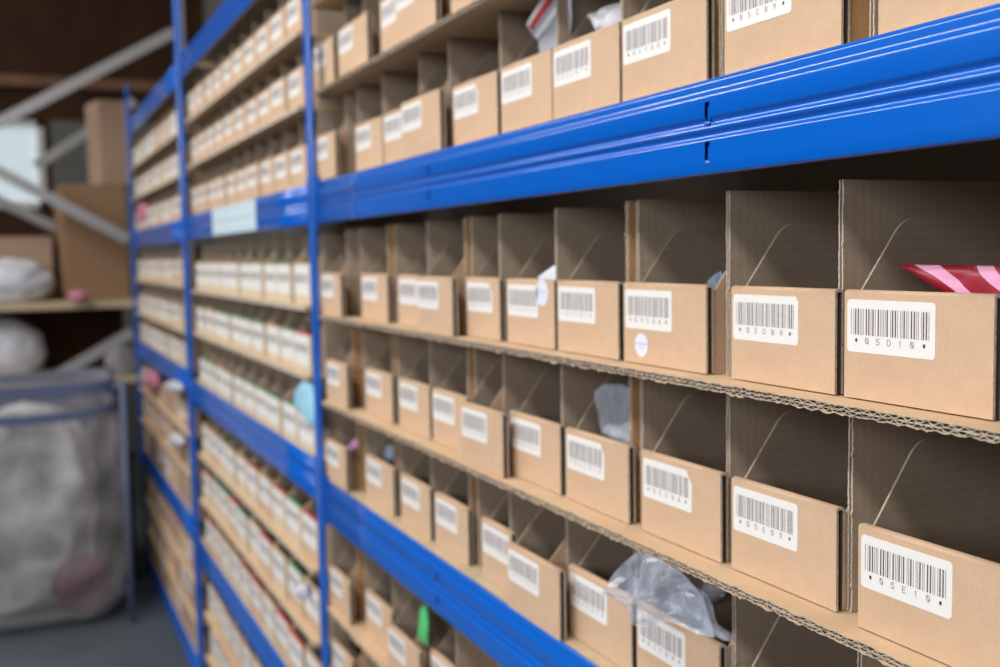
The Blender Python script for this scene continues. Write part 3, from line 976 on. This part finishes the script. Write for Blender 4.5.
for side in (0, 1):
    for xx in (BX, BX - 0.62):
        yy = at_x(179, 15, xx)[0] if side else -1.62
        mb = MB()
        mb.prism([(-0.03, -0.02), (0.03, -0.02), (0.03, 0.02), (0.02, 0.02), (0.02, -0.012), (-0.02, -0.012), (-0.02, 0.02), (-0.03, 0.02)], 0, 2.95, 'Z', M['grey_metal'])
        place('upright_post', mb.mesh('upright_post'), br, (xx - BX, yy + 0.75, 0))
for (a, c_, X) in (((-4, 124), (174, 32), BX + 0.04), ((0, 172), (128, 239), BX + 0.04), ((4, 203), (60, 230), BX - 0.66), ((40, 163), (92, 129), BX - 0.66), ((46, 382), (132, 332), BX + 0.04)):
    p0, p1 = bpt(*a, X), bpt(*c_, X)
    d = (p1 - p0).normalized()
    if a[0] < 10:                 # runs on to the far upright
        p0 = p0 - d * ((p0.y + 1.60) / d.y)
    elif a[0] == 40:
        p1 = p1 + d * 0.30
        p0 = p0 - d * 0.03
    mb = MB()
    L_ = (p1 - p0).length
    q = Matrix.Translation(p0 - br.location) @ Matrix(((0, -1, 0), (d.y, 0, -d.z), (d.z, 0, d.y))).to_4x4()
    mb.box(0, L_, -0.012, 0.012, -0.028, 0.028, M['grey_metal'], mat4=q)
    place('brace', mb.mesh('brace'), br)
for zc, yn in ((bpt(60, 302).z, 'mid'), (bpt(20, 378).z - 0.02, 'low')):
    mb = MB()
    mb.box(-0.60, -0.03, -0.85, 0.85, zc - 0.04, zc, M['chip'])
    place('shelf_board', mb.mesh('shelf_board'), br)


mb = MB()
mb.box(-0.665, -0.655, -1.2, 0.80, 0.0, ZLOW, M['wood_dark'])  # added dark sheet standing in for the dark void under the shelf
place('added_backing', mb.mesh('added_backing'), br)


def carton(label, X, y0, y1, z0, z1, dep, mfront, mside=None, yaw=0.0):
    mb = MB()
    w = y1 - y0
    h_ = z1 - z0
    mb.box(-dep, 0, 0, w, 0, h_, mfront)
    mb.box(-dep - 0.002, 0.002, w * 0.497, w * 0.503, h_ * 0.0 + 0.001, h_ + 0.002, M['carton_pale'])
    mb.box(-dep + 0.002, -0.002, 0.002, w * 0.49, h_, h_ + 0.004, mfront)
    mb.box(-dep + 0.002, -0.002, w * 0.51, w - 0.002, h_, h_ + 0.004, mfront)
    o = place('carton', mb.mesh('carton'), None, (X, y0, H + z0))
    o.rotation_euler = (0, 0, yaw)
    return tag(o, label, 'box', 'cartons at the end of the aisle')


ZS = bpt(60, 302).z - H
zbt = bpt(66, 183).z - H
c1 = carton('large brown carton standing on the shelf at the end of the aisle', BX - 0.11, -0.275, 0.045, ZS + 0.001, zbt, 0.40, M['carton'], yaw=math.radians(5))
c2 = carton('tall narrow brown carton stacked on top of the large one', BX - 0.12, -0.075, 0.090, zbt + 0.006, bpt(100, 97).z - H, 0.25, M['carton_pale'], yaw=math.radians(12))
c3 = carton('low beige carton behind the white sacks on the end shelf', BX - 0.33, -0.98, -0.335, ZS + 0.001, bpt(20, 236).z - H, 0.26, M['carton_pale'])


def blob(name, label, cat, ctr, rad, m, nz=0.2, seed=0.0, group=None, flat=None, sub=3):
    """Crumpled soft body: a sphere of faces pushed in and out along ridges."""
    import bmesh
    bm = bmesh.new()
    bmesh.ops.create_icosphere(bm, subdivisions=sub + 1, radius=1.0)
    for v in bm.verts:
        p = v.co.copy()
        r_ = 1 + nz * ((1 - 2.2 * abs(noise.noise(p * 1.7 + Vector((seed, 0, 0))))) * 0.8 + 0.5 * noise.noise(p * 4.1 + Vector((0, seed, 0))))
        q = Vector((p.x * rad[0], p.y * rad[1], p.z * rad[2])) * r_
        if flat is not None:
            q.z = max(q.z, -flat)
        v.co = q
    me = bpy.data.meshes.new(name)
    bm.to_mesh(me); bm.free()
    me.materials.append(m)
    me.polygons.foreach_set('use_smooth', [True] * len(me.polygons))
    o = place(name, me, None, ctr)
    return tag(o, label, cat, group)


p = bpt(28, 277)
blob('plastic_sack', 'bulging white plastic sack lying on the end shelf', 'plastic sack', (BX - 0.17, p.y - 0.08, H + ZS + 0.108), (0.12, 0.20, 0.12), M['film'], 0.12, 1.0, flat=0.105)
p = bpt(14, 340)
blob('plastic_sack', 'white plastic sack standing under the end shelf', 'plastic sack', (BX - 0.26, p.y - 0.06, bpt(20, 378).z - 0.02 + 0.142), (0.13, 0.20, 0.17), M['film'], 0.15, 3.0, flat=0.14)
blob('plastic_sack', 'small pale plastic sack beside the foot of the lowest brace', 'plastic sack', Vector((BX - 0.12, bpt(122, 362, BX - 0.12).y, bpt(20, 378).z - 0.02 + 0.062)), (0.07, 0.085, 0.085), M['film_grey'], 0.12, 5.0, flat=0.06)
blob('plastic_packet', 'small pinkish packet on the end shelf before the carton', 'packet', bpt(78, 296, BX - 0.03) + Vector((0.07, 0, 0)), (0.04, 0.05, 0.03), M['pink'], 0.12, 7.0)

# big clear sack on its stand
SX = -5.02
st = thing('waste_sack', 'big clear plastic sack hung from a blue-grey frame on the floor', 'waste sack', (SX, -0.515, 0))
w2, d2 = 0.335, 0.27
zt = 1.035
mb = MB()
nseg, nr = 64, 26
rows_ = []
for k in range(nr + 1):
    t = k / nr
    z = 0.03 + (zt - 0.03) * t
    ring = []
    for i in range(nseg):
        a = 2 * math.pi * i / nseg
        ex = 0.42
        cx = math.copysign(abs(math.cos(a)) ** ex, math.cos(a)); sy = math.copysign(abs(math.sin(a)) ** ex, math.sin(a))
        swell = 1 + 0.10 * math.sin(math.pi * min(1, t * 1.15)) - 0.16 * (1 - min(1, t / 0.10)) ** 2
        cr_ = 0.035 * (1 - 2 * abs(noise.noise(Vector((cx * 2.2, sy * 2.2, z * 4.5))))) + 0.02 * noise.noise(Vector((cx * 5, sy * 5, z * 11)))
        cr_ *= min(1, (1 - t) * 5)
        ring.append((cx * d2 * swell + cx * cr_, sy * w2 * swell + sy * cr_, z))
    rows_.append(mb.add(ring))
for k in range(nr):
    for i in range(nseg):
        j = (i + 1) % nseg
        mb.face([rows_[k] + i, rows_[k] + j, rows_[k + 1] + j, rows_[k + 1] + i], M['sack'], True)
mb.face([rows_[0] + i for i in range(nseg)][::-1], M['sack'])
place('sack_body', mb.mesh('sack_body'), st)


def ring_band(z0, z1, k, m, name, dip=0.0, th=0.012):
    mb = MB()
    R_ = []
    for z, off in ((z0, 0), (z1, 0), (z1, th), (z0, th)):
        pts = []
        for i in range(nseg):
            a = 2 * math.pi * i / nseg
            cx = math.copysign(abs(math.cos(a)) ** 0.35, math.cos(a)); sy = math.copysign(abs(math.sin(a)) ** 0.35, math.sin(a))
            zz_ = z - dip * (1 - sy * sy)
            pts.append((cx * (d2 * k + off), sy * (w2 * k + off), zz_))
        R_.append(mb.add(pts))
    for q in range(4):
        for i in range(nseg):
            j = (i + 1) % nseg
            mb.face([R_[q] + i, R_[q] + j, R_[(q + 1) % 4] + j, R_[(q + 1) % 4] + i], m, False)
    return place(name, mb.mesh(name), st)


ring_band(zt - 0.055, zt - 0.005, 1.03, M['sack_band'], 'rim_band')
ring_band(zt - 0.135, zt - 0.095, 1.05, M['sack_band'], 'holding_strap', dip=0.03)
for sx_ in (-1, 1):
    for sy_ in (-1, 1):
        mb = MB()
        mb.tube((sx_ * (d2 + 0.035), sy_ * (w2 + 0.035), 0.0), (sx_ * (d2 + 0.035), sy_ * (w2 + 0.035), zt - 0.005), 0.013, M['sack_band'])
        mb.tube((sx_ * (d2 + 0.035), sy_ * (w2 + 0.035), zt - 0.03), (sx_ * (d2 - 0.005), sy_ * (w2 - 0.005), zt - 0.03), 0.008, M['sack_band'])
        place('leg', mb.mesh('leg'), st)
# what fills the sack: one crumpled mass of film nobody could count
mb = MB()
rows_ = []
for k in range(41):
    t = k / 40
    z = 0.05 + 0.86 * t
    ring = []
    for i in range(80):
        a = 2 * math.pi * i / 80
        cx = math.copysign(abs(math.cos(a)) ** 0.55, math.cos(a)); sy = math.copysign(abs(math.sin(a)) ** 0.55, math.sin(a))
        v = Vector((cx * 1.5, sy * 1.5, z * 3.2))
        cr_ = 0.11 * (1 - 2.4 * abs(noise.noise(v))) + 0.05 * (1 - 2 * abs(noise.noise(v * 2.3)))
        top = math.sqrt(max(0.0, 1 - max(0, (t - 0.72) / 0.28) ** 2)) * (0.70 + 0.30 * min(1, t * 5))
        ring.append((cx * (0.135 + cr_ * 0.3) * top, sy * (0.225 + cr_ * 0.3) * top, z + 0.015 + 0.03 * noise.noise(v * 1.3)))
    rows_.append(mb.add(ring))
for k in range(40):
    for i in range(80):
        j = (i + 1) % 80
        mb.face([rows_[k] + i, rows_[k] + j, rows_[k + 1] + j, rows_[k + 1] + i], M['film_mix'], True)
mb.face([rows_[0] + i for i in range(80)][::-1], M['film_mix'])
o = place('packaging_film', mb.mesh('packaging_film'), None, (SX, -0.515, 0))
tag(o, 'crumpled white and grey film filling the clear waste sack', 'packaging film', kind='stuff')
blob('maroon_packet', 'dark red plastic wrapping at the bottom of the clear waste sack', 'packet', (SX + 0.212, -0.33, 0.17), (0.022, 0.10, 0.10), M['maroon'], 0.35, 17.0)

# added dark box standing in for the black gap beside the sack
mb = MB()
X_, T_ = 0.20, 0.012
top_, bot_ = 0.0, 0.02
for (xa, xb, ya, yb) in ((-0.24, -0.24 + T_, -0.115, 0.115), (0.24 - T_, 0.24, -0.115, 0.115), (-0.24, 0.24, -0.115, -0.115 + T_), (-0.24, 0.24, 0.115 - T_, 0.115)):
    mb.box(xa, xb, ya, yb, 0.004, 0.60, M['gap_black'])
mb.box(-0.24, 0.24, -0.115, 0.115, 0.0, 0.015, M['gap_black'])
for q in range(5):
    mb.box(-0.25, 0.25, -0.122, 0.122, 0.08 + q * 0.11, 0.095 + q * 0.11, M['gap_black'])
mb.box(-0.255, -0.235, -0.128, 0.128, 0.585, 0.61, M['gap_black']); mb.box(0.235, 0.255, -0.128, 0.128, 0.585, 0.61, M['gap_black'])
mb.box(-0.255, 0.255, -0.128, -0.108, 0.585, 0.61, M['gap_black']); mb.box(-0.255, 0.255, 0.108, 0.128, 0.585, 0.61, M['gap_black'])
o = place('gap_filler', mb.mesh('gap_filler'), None, (-5.62, -0.175, 0))
tag(o, 'added dark box filling the black gap between the clear sack and the rack', 'added filler')

# ------------------------------------------------------------------ the hall
def struct(name, mb):
    o = place(name, mb.mesh(name))
    o['kind'] = 'structure'
    return o


WX = -9.0
mb = MB(); mb.box(-10.5, 6.0, -9.0, 1.35, -0.06, 0.0, M['floor']); struct('floor', mb)
mb = MB(); mb.box(-10.5, 6.0, 0.95, 1.05, 0.0, 4.6, M['wall_paint']); struct('wall_back', mb)
mb = MB(); mb.box(-10.5, 6.0, -9.0, 1.05, 4.6, 4.7, M['wood_dark']); struct('ceiling', mb)
mb = MB()
wy0, wz0 = at_x(-30, 208, WX + 0.03); wy1, wz1 = at_x(43, 120, WX + 0.03)
wz0 += H; wz1 += H
mb.box(WX - 0.1, WX, -9.0, wy0, 0, 4.6, M['wood_dark'])
mb.box(WX - 0.1, WX, wy1, 0.95, 0, 4.6, M['wood_dark'])
mb.box(WX - 0.1, WX, wy0, wy1, 0, wz0, M['wood_dark'])
mb.box(WX - 0.1, WX, wy0, wy1, wz1, 4.6, M['wood_dark'])
struct('wall_far', mb)
mb = MB()
ga, gb = at_x(46, 205, WX + 0.04), at_x(100, 122, WX + 0.04)
mb.box(WX + 0.001, WX + 0.04, wy1 + 0.05, gb[0] + 0.9, 0.0, gb[1] + H, M['wall_grey'])
struct('trim_1', mb)
mb = MB()
ta, tb = at_x(10, 83, WX + 0.06), at_x(90, 77, WX + 0.06)
mb.box(WX + 0.001, WX + 0.08, -6.0, 0.9, ta[1] + H - 0.02, ta[1] + H + 0.06, M['wood_mid'])
struct('trim_2', mb)
win = MB()
win.box(WX - 0.07, WX - 0.05, wy0, wy1, wz0, wz1, M['daylight'])
wo = struct('window_1', win)
mb = MB()
for a0, a1, b0, b1 in ((wy0, wy1, wz0, wz0 + 0.05), (wy0, wy1, wz1 - 0.05, wz1), (wy0, wy0 + 0.05, wz0, wz1), (wy1 - 0.05, wy1, wz0, wz1)):
    mb.box(WX - 0.05, WX - 0.01, a0, a1, b0, b1, M['white'])
fo = place('window_frame', mb.mesh('window_frame'), wo)

# ------------------------------------------------------------------ light
def area(name, loc, size, power, col=(1, 1, 1), rot=(0, 0, 0)):
    ld = bpy.data.lights.new(name, 'AREA')
    ld.shape = 'RECTANGLE'
    ld.size, ld.size_y = size
    ld.energy = power
    ld.color = col
    o = bpy.data.objects.new(name, ld)
    COL.objects.link(o)
    o.location = loc
    o.rotation_euler = rot
    return o


# two rows of ceiling tubes along the aisles
area('ceiling_light', (-1.6, -1.75, 3.75), (7.0, 0.42), 150, (1.0, 0.96, 0.92), (math.radians(20), 0, 0))
area('unseen_front_light', (0.9, -6.2, 3.35), (9.0, 2.3), 330, (0.98, 0.98, 1.0), (math.radians(74), 0, 0))  # unseen broad source, placed and sized to brighten shelf fronts and cell walls
area('ceiling_light', (-7.0, -2.4, 4.3), (3.0, 0.22), 40, (1.0, 0.97, 0.93), (math.radians(15), 0, 0))
w = bpy.data.worlds.new('hall_daylight')
SC.world = w
w.use_nodes = True
w.node_tree.nodes['Background'].inputs['Color'].default_value = (0.92, 0.96, 1.0, 1)
w.node_tree.nodes['Background'].inputs['Strength'].default_value = 0.10
SC.cycles.use_denoising = True
SC.cycles.max_bounces = 8
SC.cycles.transparent_max_bounces = 16
SC.cycles.sample_clamp_indirect = 6
